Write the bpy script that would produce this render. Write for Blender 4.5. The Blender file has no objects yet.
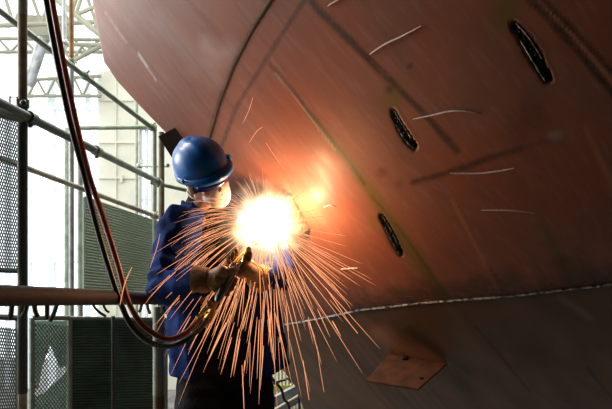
import bpy, bmesh, math, random
import numpy as np
from mathutils import Vector, Matrix, noise, Quaternion
random.seed(7); np.random.seed(7)
S = bpy.context.scene; COL = S.collection
F = 656.0; CZ = 1.47                     # focal length in pixels, eye height above the scaffold deck
def P(px, py, Y): return Vector(((px-306)/F*Y, Y, CZ+(204.5-py)/F*Y))

# ------------------------------------------------------------------ object helpers
def tag(o, label=None, cat=None, group=None, kind=None):
    if label: o['label'] = label
    if cat: o['category'] = cat
    if group: o['group'] = group
    if kind: o['kind'] = kind
    return o
def empty(name, loc, label, cat, group=None, kind=None):
    o = bpy.data.objects.new(name, None); COL.objects.link(o); o.location = loc
    o.empty_display_size = .05
    return tag(o, label, cat, group, kind)
class MB:
    def __init__(s): s.v = []; s.f = []; s.a = []
    def add(s, vs, fs, a=None):
        n = len(s.v); s.v += [tuple(v) for v in vs]; s.f += [tuple(i+n for i in f) for f in fs]
        s.a += list(a) if a is not None else [0.0]*len(vs)
    def tube(s, pts, r, n=12, cap=True, a=None, sq=1.0):
        pts = [Vector(p) for p in pts]; m = len(pts)
        rr = r if isinstance(r, (list, tuple)) else [r]*m
        vs = []; fs = []; at = []
        t0 = (pts[1]-pts[0]).normalized()
        u = t0.orthogonal().normalized()
        for i in range(m):
            t = (pts[min(i+1, m-1)]-pts[max(i-1, 0)]).normalized()
            u = (u - t*u.dot(t)).normalized(); w = t.cross(u)
            for k in range(n):
                q = 2*math.pi*k/n
                vs.append(pts[i]+(u*math.cos(q)+w*math.sin(q)*sq)*rr[i]); at.append(a[i] if a else 0.0)
        for i in range(m-1):
            for k in range(n):
                k2 = (k+1) % n
                fs.append((i*n+k, i*n+k2, (i+1)*n+k2, (i+1)*n+k))
        if cap:
            fs.append(tuple(range(n))[::-1]); fs.append(tuple((m-1)*n+k for k in range(n)))
        s.add(vs, fs, at); return s
    def box(s, c, d, M=None):
        M = M or Matrix.Identity(3); c = Vector(c); h = [x/2 for x in d]
        vs = [c+M@Vector((i*h[0], j*h[1], k*h[2])) for i in (-1, 1) for j in (-1, 1) for k in (-1, 1)]
        s.add(vs, [(0,1,3,2),(4,6,7,5),(0,4,5,1),(2,3,7,6),(0,2,6,4),(1,5,7,3)]); return s
    def prism(s, quad, off):
        n = len(quad); vs = [Vector(q) for q in quad]+[Vector(q)+Vector(off) for q in quad]
        s.add(vs, [tuple(range(n)), tuple(range(2*n-1, n-1, -1))]+[(i, (i+1) % n+0, (i+1) % n+n, i+n)[::-1] for i in range(n)]); return s
    def sphere(s, c, r, n=12, m=8, M=None):
        c = Vector(c); r = r if isinstance(r, (list, tuple)) else (r,)*3; M = M or Matrix.Identity(3)
        vs = [c+M@Vector((0, 0, r[2]))]; fs = []
        for i in range(1, m):
            th = math.pi*i/m
            for k in range(n):
                q = 2*math.pi*k/n
                vs.append(c+M@Vector((r[0]*math.sin(th)*math.cos(q), r[1]*math.sin(th)*math.sin(q), r[2]*math.cos(th))))
        vs.append(c-M@Vector((0, 0, r[2]))); L = len(vs)-1
        for k in range(n):
            k2 = (k+1) % n
            fs.append((0, 1+k, 1+k2)); fs.append((L, L-n+k2, L-n+k))
            for i in range(m-2): fs.append((1+i*n+k, 1+(i+1)*n+k, 1+(i+1)*n+k2, 1+i*n+k2))
        s.add(vs, fs); return s
    def build(s, name, mat, parent=None, smooth=True, attr=None, bevel=0):
        me = bpy.data.meshes.new(name)
        org = Vector((0, 0, 0))
        if parent is not None and parent.name in WORLD: org = WORLD[parent.name]
        if parent is None:
            bb = np.array(s.v); org = Vector(((bb[:,0].min()+bb[:,0].max())/2, (bb[:,1].min()+bb[:,1].max())/2, bb[:,2].min()))
        me.from_pydata([(v[0]-org[0], v[1]-org[1], v[2]-org[2]) for v in s.v], [], s.f)
        me.update()
        if attr:
            at = me.attributes.new(attr, 'FLOAT', 'POINT'); at.data.foreach_set('value', s.a)
        me.polygons.foreach_set('use_smooth', [smooth]*len(me.polygons))
        if smooth:
            try: me.set_sharp_from_angle(angle=math.radians(40))
            except Exception: pass
        me.materials.append(mat)
        o = bpy.data.objects.new(name, me); COL.objects.link(o)
        if parent is None: o.location = org; WORLD[o.name] = org
        else: o.parent = parent; WORLD[o.name] = org
        if bevel:
            b = o.modifiers.new('b', 'BEVEL'); b.width = bevel; b.segments = 2; b.limit_method = 'ANGLE'
        return o
WORLD = {}
def root(name, loc, label, cat, group=None):
    o = empty(name, loc, label, cat, group); WORLD[o.name] = Vector(loc); return o

# ------------------------------------------------------------------ materials
def mat(name, col, rough=.6, metal=0, noise_amt=0, nscale=20, col2=None, bump=0, bscale=60, spec=.5, thr=(.4,.65), stretch=None):
    m = bpy.data.materials.new(name); m.use_nodes = True; nt = m.node_tree; N = nt.nodes; L = nt.links
    b = N['Principled BSDF']; b.inputs['Roughness'].default_value = rough; b.inputs['Metallic'].default_value = metal
    b.inputs['Specular IOR Level'].default_value = spec
    b.inputs['Base Color'].default_value = (*col, 1)
    tc = N.new('ShaderNodeTexCoord'); src = tc.outputs['Object']
    if stretch:
        mp = N.new('ShaderNodeMapping'); mp.inputs['Scale'].default_value = stretch; L.new(src, mp.inputs[0]); src = mp.outputs[0]
    n = N.new('ShaderNodeTexNoise'); n.inputs['Scale'].default_value = nscale; n.inputs['Detail'].default_value = 6
    L.new(src, n.inputs['Vector'])
    r = N.new('ShaderNodeValToRGB'); r.color_ramp.elements[0].position = thr[0]; r.color_ramp.elements[1].position = thr[1]
    c2 = col2 or tuple(x*(1-.5*(noise_amt or .25)) for x in col)
    r.color_ramp.elements[0].color = (*col, 1); r.color_ramp.elements[1].color = (*c2, 1)
    L.new(n.outputs[0], r.inputs[0]); L.new(r.outputs[0], b.inputs['Base Color'])
    if bump:
        n2 = N.new('ShaderNodeTexNoise'); n2.inputs['Scale'].default_value = bscale; n2.inputs['Detail'].default_value = 4
        L.new(src, n2.inputs['Vector'])
        bp = N.new('ShaderNodeBump'); bp.inputs['Strength'].default_value = bump; bp.inputs['Distance'].default_value = .01
        L.new(n2.outputs[0], bp.inputs['Height']); L.new(bp.outputs[0], b.inputs['Normal'])
    return m
M_green = mat('painted_green_steel', (.28,.34,.26), .5, 0, .3, 9, (.17,.20,.15), .1)
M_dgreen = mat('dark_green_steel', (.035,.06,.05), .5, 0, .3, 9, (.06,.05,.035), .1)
M_cream = mat('cream_galvanised', (.42,.40,.31), .45, .1, .3, 7, (.25,.20,.13), .1)
M_galv = mat('galvanised_steel', (.32,.35,.34), .4, .3, .3, 9, (.2,.21,.2), .1)
M_rust = mat('rusty_steel', (.36,.17,.05), .8, 0, .3, 12, (.16,.08,.04), .2)
M_rail = mat('rail_brown_red', (.05,.018,.012), .75, 0, .3, 8, (.02,.013,.01), .2, thr=(.35,.6))
M_brown = mat('brown_pole', (.22,.18,.11), .6, 0, .3, 9, (.12,.08,.05))
M_panel = mat('grey_green_panel', (.42,.50,.39), .6, 0, .2, 5)
M_panel2 = mat('deep_green_panel', (.13,.21,.15), .6, 0, .3, 3, (.04,.07,.05))
M_wire = mat('expanded_metal', (.07,.10,.08), .5, .2, .3, 10)
M_wall = mat('beige_wall', (.62,.62,.52), .8, 0, .1, 2, (.54,.54,.45))
M_truss = mat('white_truss', (.26,.26,.20), .7, 0, .2, 4)
M_frame = mat('window_frame_blue_grey', (.70,.78,.84), .6)
M_conc = mat('concrete', (.22,.21,.2), .9, 0, .3, 3, (.13,.125,.12), .1)
M_darkw = mat('dark_wall', (.05,.048,.045), .9, 0, .3, 1)
M_plank = mat('scaffold_plank', (.20,.14,.08), .85, 0, .3, 14, (.11,.08,.05), .3, stretch=(1,.1,1))
M_hoseb = mat('black_rubber', (.022,.022,.018), .4, bump=.1)
M_hoser = mat('red_rubber', (.48,.10,.05), .4, 0, .3, 12, (.22,.04,.025), .1)
M_brass = mat('brass', (.75,.48,.16), .3, 1)
M_steel = mat('dull_steel', (.3,.28,.26), .4, 1)
M_jacket = mat('navy_cloth', (.005,.032,.17), .85, 0, .3, 18, (.004,.018,.095), .35, 260, .12)
M_trous = mat('black_cloth', (.006,.007,.010), .9, 0, .3, 14, (.010,.010,.011), .4, 120, .2)
M_skin = mat('skin', (.52,.27,.18), .5, 0, .1, 30, (.46,.21,.14))
M_hair = mat('dark_hair', (.03,.02,.015), .6, bump=.6, bscale=300)
M_mask = mat('white_mask', (.75,.70,.64), .8, 0, .08, 60, bump=.1, bscale=300)
M_helm = mat('blue_helmet', (.002,.13,.47), .33, 0, .1, 14, (.002,.11,.40), .03, 50)
M_lens = mat('dark_blue_lens', (.01,.01,.12), .15)
M_glove = mat('tan_leather', (.42,.24,.10), .8, 0, .3, 30, (.25,.13,.06), .4, 90)
M_boot = mat('boot_leather', (.03,.02,.015), .6, bump=.2)
M_coll = mat('orange_lining', (.5,.08,.03), .7)
M_black = mat('blackened_steel', (.012,.011,.010), .7, bump=.3)
M_lug = mat('rusty_lug', (.13,.058,.030), .7, 0, .4, 18, (.06,.028,.016), .3, 60)
M_lugcut = mat('scorched_lug', (.30,.17,.07), .8, 0, .5, 70, (.05,.03,.015), .8, 160)
M_weld = mat('weld_metal', (.55,.57,.58), .35, .7, .5, 40, (.08,.07,.06), .5, 90, thr=(.45,.6))
M_slot = mat('burnt_slag', (.010,.012,.013), .4, .3, .3, 80, (.03,.035,.035), 1.0, 130)
M_rim = mat('bright_ground_edge', (.42,.50,.54), .35, .4, .5, 60, (.05,.06,.06), .5, thr=(.35,.6))
M_chalk = mat('chalk', (.66,.56,.50), .9, 0, .5, 150, (.46,.36,.30))
M_yellow = mat('yellow_paint', (.62,.60,.16), .6, 0, .2, 6)
M_pale = mat('pale_grey_steel', (.30,.33,.35), .5, .2, .3, 8, (.14,.15,.15))
M_step = mat('dark_seam_line', (.02,.014,.01), .8)  # dark colour of the curved plate joint

def glass_mat():
    m = bpy.data.materials.new('window_glass'); m.use_nodes = True; nt = m.node_tree; N = nt.nodes; L = nt.links
    N.remove(N['Principled BSDF']); t = N.new('ShaderNodeBsdfTransparent'); t.inputs[0].default_value = (.95,.98,1,1)
    g = N.new('ShaderNodeBsdfGlossy'); g.inputs['Roughness'].default_value = .05; mx = N.new('ShaderNodeMixShader'); mx.inputs[0].default_value = .06
    L.new(t.outputs[0], mx.inputs[1]); L.new(g.outputs[0], mx.inputs[2]); L.new(mx.outputs[0], N['Material Output'].inputs[0]); return m
M_glass = glass_mat()

# ------------------------------------------------------------------ hull surface
def hy(x, z): return 2.7-.70*x-.78*z+.20*x*x+.12*z*z          # z measured from eye height
def hull_pt(px, py, off=0.0):
    rx, rz = (px-306)/F, (204.5-py)/F
    a, y = .3, .3
    while y < 9 and y-hy(rx*y, rz*y) < 0: a = y; y += .02
    lo, hi = a, y
    for _ in range(30):
        m = (lo+hi)/2
        if m-hy(rx*m, rz*m) < 0: lo = m
        else: hi = m
    y = (lo+hi)/2; x, z = rx*y, rz*y
    n = hull_n(x, z)
    return Vector((x, y, z+CZ))+n*off
def hull_n(x, z):                                            # outward normal (towards the viewer)
    return Vector((-.70+.4*x, -1, -.78+.24*z)).normalized()
def on_hull(x, z, off=0.0):
    return Vector((x, hy(x, z), z+CZ))+hull_n(x, z)*off

edge_px = [(84,-60),(92,0),(98,32),(104,62),(118,82),(140,106),(175,142),(200,188),(228,262),(250,318),(262,342),(275,360),(295,386),(304,410),(318,450)]
E = [hull_pt(*p) for p in edge_px]
Ez = np.array([p.z-CZ for p in E])[::-1]; Ex = np.array([p.x for p in E])[::-1]
seam_px = [(245,331),(300,322),(360,310),(420,303),(470,299),(520,295),(560,290),(612,284),(680,277)]
SM = [hull_pt(*p) for p in seam_px]
Sx = np.array([p.x for p in SM]); Sz = np.array([p.z-CZ for p in SM])
arc_px = [(310,-50),(290,-22),(272,0),(252,32),(234,67),(221,101),(211,135),(204,170),(203,192)]
AR = [hull_pt(*p) for p in arc_px]
Az = np.array([p.z-CZ for p in AR])[::-1]; Ax = np.array([p.x for p in AR])[::-1]

ZB, ZT, XR = float(Ez[0]), 1.75, 2.1
NZ, NU = 380, 400
zz = np.linspace(ZB, ZT, NZ); xl = np.interp(zz, Ez, Ex)
uu = np.linspace(0, 1, NU)
X = xl[:,None]+(XR-xl[:,None])*uu[None,:]; Z = np.repeat(zz[:,None], NU, 1)
def seg_d(X, Z, a, b):
    dx, dz = b[0]-a[0], b[1]-a[1]; L2 = dx*dx+dz*dz+1e-9
    t = np.clip(((X-a[0])*dx+(Z-a[1])*dz)/L2, 0, 1)
    return np.hypot(X-a[0]-t*dx, Z-a[1]-t*dz), t
wob = np.sin(X*23+Z*9)*.35+np.sin(Z*41-X*17)*.25+np.sin(X*77+Z*61)*.2
def band(pts, w, soft=.6, fade=0.0):
    """mask of a stroke through the given points; w is its half width in metres"""
    q = [hull_pt(*p) for p in pts]; q = [(p.x, p.z-CZ) for p in q]; out = np.zeros_like(X)
    ws = w if isinstance(w, (list, tuple)) else [w]*len(q)
    for i in range(len(q)-1):
        d, t = seg_d(X, Z, q[i], q[i+1]); ww = ws[i]+(ws[i+1]-ws[i])*t
        m = np.clip((ww*(1+.25*wob)-d)/(ww*soft)+.5, 0, 1)
        out = np.maximum(out, m)
    return out
def blob(px, py, r, rz=None):
    p = hull_pt(px, py); d = np.hypot((X-p.x)/r, (Z-p.z+CZ)/(rz or r)); return np.clip(1.2-d*(1+.2*wob), 0, 1)
dark = np.zeros_like(X); olive = np.zeros_like(X); pale = np.zeros_like(X); red = np.zeros_like(X)
def mx(a, b): np.maximum(a, b, out=a)
mx(dark, band([(300,-14),(320,12),(372,62),(425,115),(457,151)], .010)*.75)
mx(dark, band([(310,-8),(290,22),(262,66),(237,106),(222,145)], .009)*.55)
mx(dark, band([(520,-12),(531,0),(575,47),(612,93),(640,128)], .009)*.8)
mx(dark, band([(534,-10),(545,2),(585,42),(612,72),(640,102)], .006)*.8)
mx(red, band([(529,-10),(538,0),(580,44),(612,82)], .004)*.8)
mx(dark, band([(270,64),(305,106),(345,155),(365,185)], .006)*.55)
mx(olive, band([(305,110),(350,162),(380,205),(405,240),(445,298)], [.008,.018,.024,.024,.022], 1.0)*.85)
mx(dark, band([(372,196),(402,232),(448,298)], .004)*.45)
mx(dark, band([(413,182),(440,175),(465,167),(495,156),(520,149)], .010, 1.0)*.7)
mx(dark, band([(520,149),(562,137)], .010, 1.2)*.3); mx(pale, blob(556,136,.03,.02)*.4)
mx(dark, blob(382,172,.024)*.5); mx(dark, blob(400,184,.02)*.35); mx(dark, blob(410,66,.010)*.8); mx(dark, blob(389,89,.016)*.6)
mx(olive, blob(392,98,.05,.06)*.7); mx(olive, blob(505,12,.06,.07)*.8); mx(olive, blob(380,222,.05,.05)*.5); mx(olive, blob(355,170,.05,.03)*.4)
mx(dark, blob(530,118,.07,.10)*.35)
mx(red, band([(452,200),(475,245),(499,293)], .004)*.5); mx(red, band([(585,128),(600,160),(618,195)], [.004,.008,.012], 1.2)*.5)
mx(pale, band([(105,12),(116,28),(126,42)], .004)*.5); mx(pale, band([(139,54),(147,67)], .006)*1.0); mx(pale, band([(147,67),(156,80)], .004)*.6)
mx(pale, band([(205,47),(218,55),(228,52)], .03, 1.8)*.35); mx(pale, blob(212,60,.12,.07)*.25); mx(pale, band([(160,20),(215,78)], .03, 2)*.18)
mx(pale, band([(275,72),(300,104),(335,150)], .003)*.35)
for a in [((200,10),(262,92)),((170,60),(215,120)),((255,60),(300,115)),((235,5),(285,70)),((120,30),(180,100)),((150,5),(235,110))]:
    mx(dark, band(a, .005, 1.5)*.16)
# burnt strip that runs along the horizontal seam
zs = np.interp(X, Sx, Sz); dz = Z-zs
up = np.clip(1-dz/(.13+.08*wob), 0, 1)*(dz > 0); dn = np.clip(1+dz/(.04+.012*wob), 0, 1)*(dz <= 0)
ramp = np.clip((X+.25)/.5, 0.35, 1)
mx(dark, (up**.8*.85+dn*.6)*ramp)
for p in [(395,292),(425,285),(470,290),(510,288),(560,262),(575,272),(600,275)]: mx(dark, blob(*p,.05,.035)*.5)
for p in [(398,292),(472,285),(512,280),(565,265),(550,240)]: mx(olive, blob(*p,.035,.03)*.7)
mx(olive, band([(540,225),(556,250),(572,276)], .014, 1.5)*.6)
# lower plate marks and the tab plate's painted shadow
mx(dark, band([(475,326),(500,355),(530,392)], .004)*.7); mx(dark, band([(588,368),(600,384),(616,402)], .006)*.8)
mx(dark, band([(505,322),(545,370),(575,409)], .02, 1.5)*.35); mx(dark, band([(452,370),(470,395),(480,415)], .03, 1.4)*.6)  # last wide band is the rusty tab's cast shadow, painted dark
mx(red, band([(380,332),(400,348),(435,362)], .035, 1.5)*.4); mx(dark, band([(410,330),(440,352),(470,372)], .02, 1.3)*.6)
mx(pale, band([(560,297),(572,305),(590,318)], .010, 1.6)*.12)
for k in range(9):
    x0 = 315+k*11; mx(dark, band([(x0,330+k*3),(x0+70,415+k*3)], .003+.002*(k % 3), 1.6)*.45)
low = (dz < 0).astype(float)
# recessed slots cut through the plate
Y = hy(X, Z)
slots = [([(514,25),(524,38),(535,56),(548,79)], [.007,.011,.013,.009]), ([(393,111),(399,124),(407,137),(415,147)], [.006,.010,.012,.008]),
         ([(381,216),(387,227),(395,243),(401,254)], [.006,.009,.010,.008])]
hole = np.zeros_like(X)
for pts, w in slots:
    m = band(pts, w, .25); mx(hole, m); mx(dark, band(pts, [q*2.1 for q in w], 1.2)*.6)
NX, NYn, NZn = -.70+.4*X, -np.ones_like(X), -.78+.24*Z
ln = np.sqrt(NX**2+1+NZn**2)
dep = -.022*hole
VX = X+NX/ln*dep; VY = Y+NYn/ln*dep; VZ = Z+NZn/ln*dep
xa = np.interp(Z, Az, Ax)

def hull_material():
    m = bpy.data.materials.new('primed_hull_steel'); m.use_nodes = True; nt = m.node_tree; N = nt.nodes; L = nt.links
    b = N['Principled BSDF']
    tc = N.new('ShaderNodeTexCoord')
    mp = N.new('ShaderNodeMapping'); mp.inputs['Rotation'].default_value = (0, math.radians(-52), 0); mp.inputs['Scale'].default_value = (1,1,1)
    L.new(tc.outputs['Object'], mp.inputs[0])
    st = N.new('ShaderNodeMapping'); st.inputs['Scale'].default_value = (.12,.6,1); L.new(mp.outputs[0], st.inputs[0])
    def nz(scale, src, det=6, dist=0):
        n = N.new('ShaderNodeTexNoise'); n.inputs['Scale'].default_value = scale; n.inputs['Detail'].default_value = det; n.inputs['Distortion'].default_value = dist
        L.new(src, n.inputs['Vector']); return n.outputs[0]
    def mapr(src, a, b_, c, d):
        r = N.new('ShaderNodeMapRange'); r.inputs[1].default_value = a; r.inputs[2].default_value = b_; r.inputs[3].default_value = c; r.inputs[4].default_value = d
        L.new(src, r.inputs[0]); return r.outputs[0]
    def mix(f, c1, c2, mode='MIX'):
        x = N.new('ShaderNodeMixRGB'); x.blend_type = mode
        if isinstance(f, float): x.inputs[0].default_value = f
        else: L.new(f, x.inputs[0])
        for i, c in ((1, c1), (2, c2)):
            if isinstance(c, tuple): x.inputs[i].default_value = (*c, 1)
            else: L.new(c, x.inputs[i])
        return x.outputs[0]
    def attr(n):
        a = N.new('ShaderNodeAttribute'); a.attribute_name = n; return a.outputs['Fac']
    c = mix(mapr(nz(2.2, tc.outputs['Object'], 4, .6), .35, .68, 0, 1), (.31,.098,.052), (.27,.115,.078))
    c = mix(mapr(nz(16, st.outputs[0], 8, .3), .42, .72, 0, .55), c, (.19,.085,.062))
    c = mix(mapr(nz(55, st.outputs[0], 4), .52, .75, 0, .35), c, (.36,.20,.165))
    c = mix(mapr(nz(70, tc.outputs['Object'], 5), .62, .78, 0, .35), c, (.14,.06,.04))
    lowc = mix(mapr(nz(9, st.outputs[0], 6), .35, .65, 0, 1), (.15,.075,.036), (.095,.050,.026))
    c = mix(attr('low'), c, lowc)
    c = mix(attr('olive'), c, (.15,.11,.025))
    c = mix(attr('red'), c, (.55,.22,.11))
    c = mix(attr('pale'), c, (.60,.48,.44))
    brk = N.new('ShaderNodeMath'); brk.operation = 'MULTIPLY'
    L.new(attr('dark'), brk.inputs[0]); L.new(mapr(nz(40, tc.outputs['Object'], 5), .3, .6, .65, 1.05), brk.inputs[1])
    c = mix(brk.outputs[0], c, (.022,.020,.014))
    c = mix(attr('hole'), c, (.006,.006,.006))
    L.new(c, b.inputs['Base Color'])
    L.new(mapr(nz(14, st.outputs[0], 5), .3, .7, .36, .58), b.inputs['Roughness'])
    b.inputs['Specular IOR Level'].default_value = .36
    bp = N.new('ShaderNodeBump'); bp.inputs['Strength'].default_value = .12; bp.inputs['Distance'].default_value = .01
    L.new(nz(24, st.outputs[0], 6), bp.inputs['Height']); L.new(bp.outputs[0], b.inputs['Normal'])
    return m
M_hull = hull_material()
hull = root('ship_hull', (.3, 3.0, CZ+float(ZB)), 'curved red-brown primed steel ship hull bulging overhead beside the worker', 'ship hull')
HO = WORLD[hull.name]
def plate(mask, label):
    idx = -np.ones(X.shape, int); fm = mask[:-1,:-1]
    used = np.zeros(X.shape, bool); used[:-1,:-1] |= fm; used[1:,:-1] |= fm; used[:-1,1:] |= fm; used[1:,1:] |= fm
    idx[used] = np.arange(used.sum())
    vs = np.stack([VX[used]-HO[0], VY[used]-HO[1], VZ[used]+CZ-HO[2]], 1)
    i, j = np.nonzero(fm)
    fs = np.stack([idx[i,j], idx[i,j+1], idx[i+1,j+1], idx[i+1,j]], 1)
    me = bpy.data.meshes.new('hull_plate'); me.from_pydata(vs.tolist(), [], fs.tolist()); me.update()
    for n, A in (('dark',dark),('olive',olive),('pale',pale),('red',red),('hole',hole),('low',low)):
        at = me.attributes.new(n, 'FLOAT', 'POINT'); at.data.foreach_set('value', A[used].astype(np.float32))
    me.polygons.foreach_set('use_smooth', [True]*len(me.polygons)); me.materials.append(M_hull)
    o = bpy.data.objects.new('hull_plate', me); COL.objects.link(o); o.parent = hull; o['label'] = label
    s = o.modifiers.new('t', 'SOLIDIFY'); s.thickness = .014; s.offset = -1
    return o
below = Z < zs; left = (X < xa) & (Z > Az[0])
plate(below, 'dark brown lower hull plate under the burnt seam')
plate(~below & left, 'pinkish weathered hull plate with a free slanting edge')
plate(~below & ~left, 'red-brown hull plate with slots and chalk strokes')
def hull_line(pts, n, off):
    q = [hull_pt(*p) for p in pts]; out = []
    for i in range(len(q)-1):
        for k in range(n):
            t = k/n; x = q[i].x+(q[i+1].x-q[i].x)*t; z = (q[i].z+(q[i+1].z-q[i].z)*t)-CZ; out.append(on_hull(x, z, off))
    out.append(on_hull(q[-1].x, q[-1].z-CZ, off)); return out
# smooth through points
def cr(pts, n=8):
    pts = [Vector(p) for p in pts]; out = []
    for i in range(len(pts)-1):
        p0 = pts[max(i-1,0)]; p1 = pts[i]; p2 = pts[i+1]; p3 = pts[min(i+2, len(pts)-1)]
        for k in range(n):
            t = k/n; out.append(.5*((2*p1)+(p2-p0)*t+(2*p0-5*p1+4*p2-p3)*t*t+(3*p1-p0-3*p2+p3)*t**3))
    out.append(pts[-1]); return out
L1 = hull_line(seam_px, 34, .0015)
mb = MB(); mb.tube(L1, [.0036+.0018*math.sin(i*1.9)*random.random()+.0012*random.random() for i in range(len(L1))], 7)
mb.build('weld_seam', M_weld, hull)['label'] = 'silvery weld bead'
mb = MB(); L2 = [p for p in hull_line(arc_px[:-1], 14, 0)]
rib = []
for p in L2: rib.append(p)
mb.tube(rib, .0048, 8); mb.build('plate_joint', M_step, hull)['label'] = 'dark curved joint line between plates'
mb = MB(); mb.tube([p+Vector((-.0075, 0, 0)) for p in rib], .0016, 6); mb.build('plate_edge', M_plank, hull)
for pts, w in slots:
    q = [hull_pt(*p) for p in pts]
    ctr = [on_hull(p.x, p.z-CZ, -.004) for p in cr(q, 10)]
    n = len(ctr); mb = MB()
    # molten slag lumps lying along the slot
    for i in range(0, n, 2):
        ww = np.interp(i/(n-1)*(len(w)-1), range(len(w)), w)
        mb.sphere(ctr[i]+Vector((random.uniform(-.3,.3)*ww,0,random.uniform(-.3,.3)*ww)), ww*random.uniform(.25,.5), 8, 6)
    mb.build('slag', M_slot, hull)
    for sgn, rr, a0, a1 in ((1, .0030, .35, 1.0), (-1, .0022, .0, .75)):
        mb = MB(); pts3 = []
        for i in range(int(a0*(n-1)), int(a1*(n-1))+1):
            ww = np.interp(i/(n-1)*(len(w)-1), range(len(w)), w)
            t = (ctr[min(i+1,n-1)]-ctr[max(i-1,0)]).normalized(); nn = hull_n(ctr[i].x, ctr[i].z-CZ); s = t.cross(nn).normalized()
            pts3.append(ctr[i]+s*sgn*ww*1.02+nn*.004+Vector((0,0,random.uniform(-.001,.001))))
        mb.tube(pts3, [rr*random.uniform(.5,1.3) for _ in pts3], 6); mb.build('slot_rim', M_rim, hull)['label'] = 'bright ragged rim of a slot'
chalks = [[(370,54),(385,44),(402,36),(421,26)], [(413,119),(432,115),(450,111),(466,111),(481,114)], [(450,173),(478,173),(497,171),(514,168)],
          [(481,210),(505,210),(520,211),(535,213)], [(328,6),(334,2),(346,-4)], [(341,269),(350,268),(358,268)], [(324,207),(330,205),(336,207)]]
for ch in chalks:
    q = cr([hull_pt(*p) for p in ch], 6); n = len(q)
    mb = MB(); mb.tube([on_hull(p.x, p.z-CZ, .0015) for p in q], [.0018+.0030*math.sin(math.pi*min(1, .15+i/(n-1)*.8)) for i in range(n)], 6, sq=.5)
    mb.build('chalk_mark', M_chalk, hull)['label'] = 'short pale stroke'

# lugs welded onto the hull
def lug(B, C, A_px, D_px, YA, YD, m, label, th=.012):
    b = hull_pt(*B); c = hull_pt(*C); a = P(*A_px, YA); d = P(*D_px, YD)
    nrm = (c-b).cross(a-b).normalized()
    b = b-(a-b).normalized()*.006; c = c-(d-c).normalized()*.006
    mb = MB(); mb.prism([b, c, d, a], nrm*th); o = mb.build('lug', m, hull, smooth=False, bevel=.002); o['label'] = label; return (a,b,c,d)
yb = hull_pt(389,355).y; yc = hull_pt(447,363).y
a,b,c,d = lug((389,354), (447,363), (366,380), (418,389), yb-.14, yc-.13, M_lug, 'rusty tab plate sticking out low on the hull')
mb = MB(); q = b.lerp(c,.30)+(a-b)*.10; mb.sphere(q-Vector((0,.006,-.004)), (.018,.012,.010), 10, 8); mb.build('burn_spot', M_black, hull); mb = MB(); mb.sphere(a.lerp(d,.78).lerp(c,.35)+Vector((0,-.006,.002)), (.012,.008,.006), 8, 6)
mb.build('burn_spot', M_black, hull)
y1 = hull_pt(292,195).y; y2 = hull_pt(311,229).y
lug((292,194), (311,229), (279,200), (298,236), y1-.05, y2-.05, M_lugcut, 'scorched lug being cut by the torch')
y1 = hull_pt(176,142).y
yl = hull_pt(176,143).y-.05
mb = MB(); mb.prism([P(158,136.5,yl), P(176,127,yl), P(192,146,yl), P(172,158,yl)], (0,.012,0)); mb.build('lug', M_black, hull, smooth=False, bevel=.002)['label'] = 'dark square lug behind the hard hat'
# the stiffener behind the plate edge
mb = MB(); mb.tube([Vector((p.x+.12, p.y+.10, p.z)) for p in E[1:-1]], .03, 8); mb.build('stiffener', M_darkw, hull)

# ------------------------------------------------------------------ scaffold tubes
def scaffold(name, pts, r, m, label, cat='scaffold tube', group=None, fit=()):
    mb = MB(); mb.tube(pts, r, 16)
    if not fit:
        return tag(mb.build(name, m), label, cat, group)
    o = root(name, pts[0], label, cat, group); mb.build('tube', m, o)
    for f in fit:
        kind, p, ax, rr, mm = f; ax = Vector(ax).normalized()
        g = MB()
        g.tube([p-ax*.028, p-ax*.024, p+ax*.024, p+ax*.028], [rr*1.2, rr*1.42, rr*1.42, rr*1.2], 14)
        s = ax.orthogonal().normalized(); g.tube([p+s*rr, p+s*rr*2.2], rr*.3, 8); g.sphere(p+s*rr*2.2, rr*.42, 8, 6)
        g.build(kind, mm, o)
    return o
def vert(px, Y, z0, z1): 
    x = (px-306)/F*Y; return [Vector((x, Y, z0)), Vector((x, Y, z1))]
FZ = -3.0
R48 = .0242
# near-left standard, four lengths of differently coloured tube
x1 = (22.5-306)/F*3.5
std = root('scaffold_standard', (x1, 3.5, FZ), 'thick dark green scaffold standard, nearest upright at far left', 'scaffold tube')
def zpx(py, Y): return CZ+(204.5-py)/F*Y
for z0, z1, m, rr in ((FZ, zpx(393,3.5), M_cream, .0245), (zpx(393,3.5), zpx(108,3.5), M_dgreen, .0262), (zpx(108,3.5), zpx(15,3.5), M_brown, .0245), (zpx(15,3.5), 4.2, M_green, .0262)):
    mb = MB(); mb.tube([(x1,3.5,z0),(x1,3.5,z1)], rr, 16); o = mb.build('tube', m, std)
for py in (104, 116):
    mb = MB(); p = Vector((x1,3.5,zpx(py,3.5))); mb.tube([p-Vector((0,0,.022)), p+Vector((0,0,.022))], .034, 14); mb.sphere(p+Vector((.02,-.035,0)), .018, 10, 8); mb.build('coupler', M_dgreen, std)
mb = MB(); mb.tube([P(10,104,3.42), P(10,97,3.42), P(17,97,3.42), P(18,106,3.42)], .005, 8); mb.build('hook', M_dgreen, std)
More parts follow.
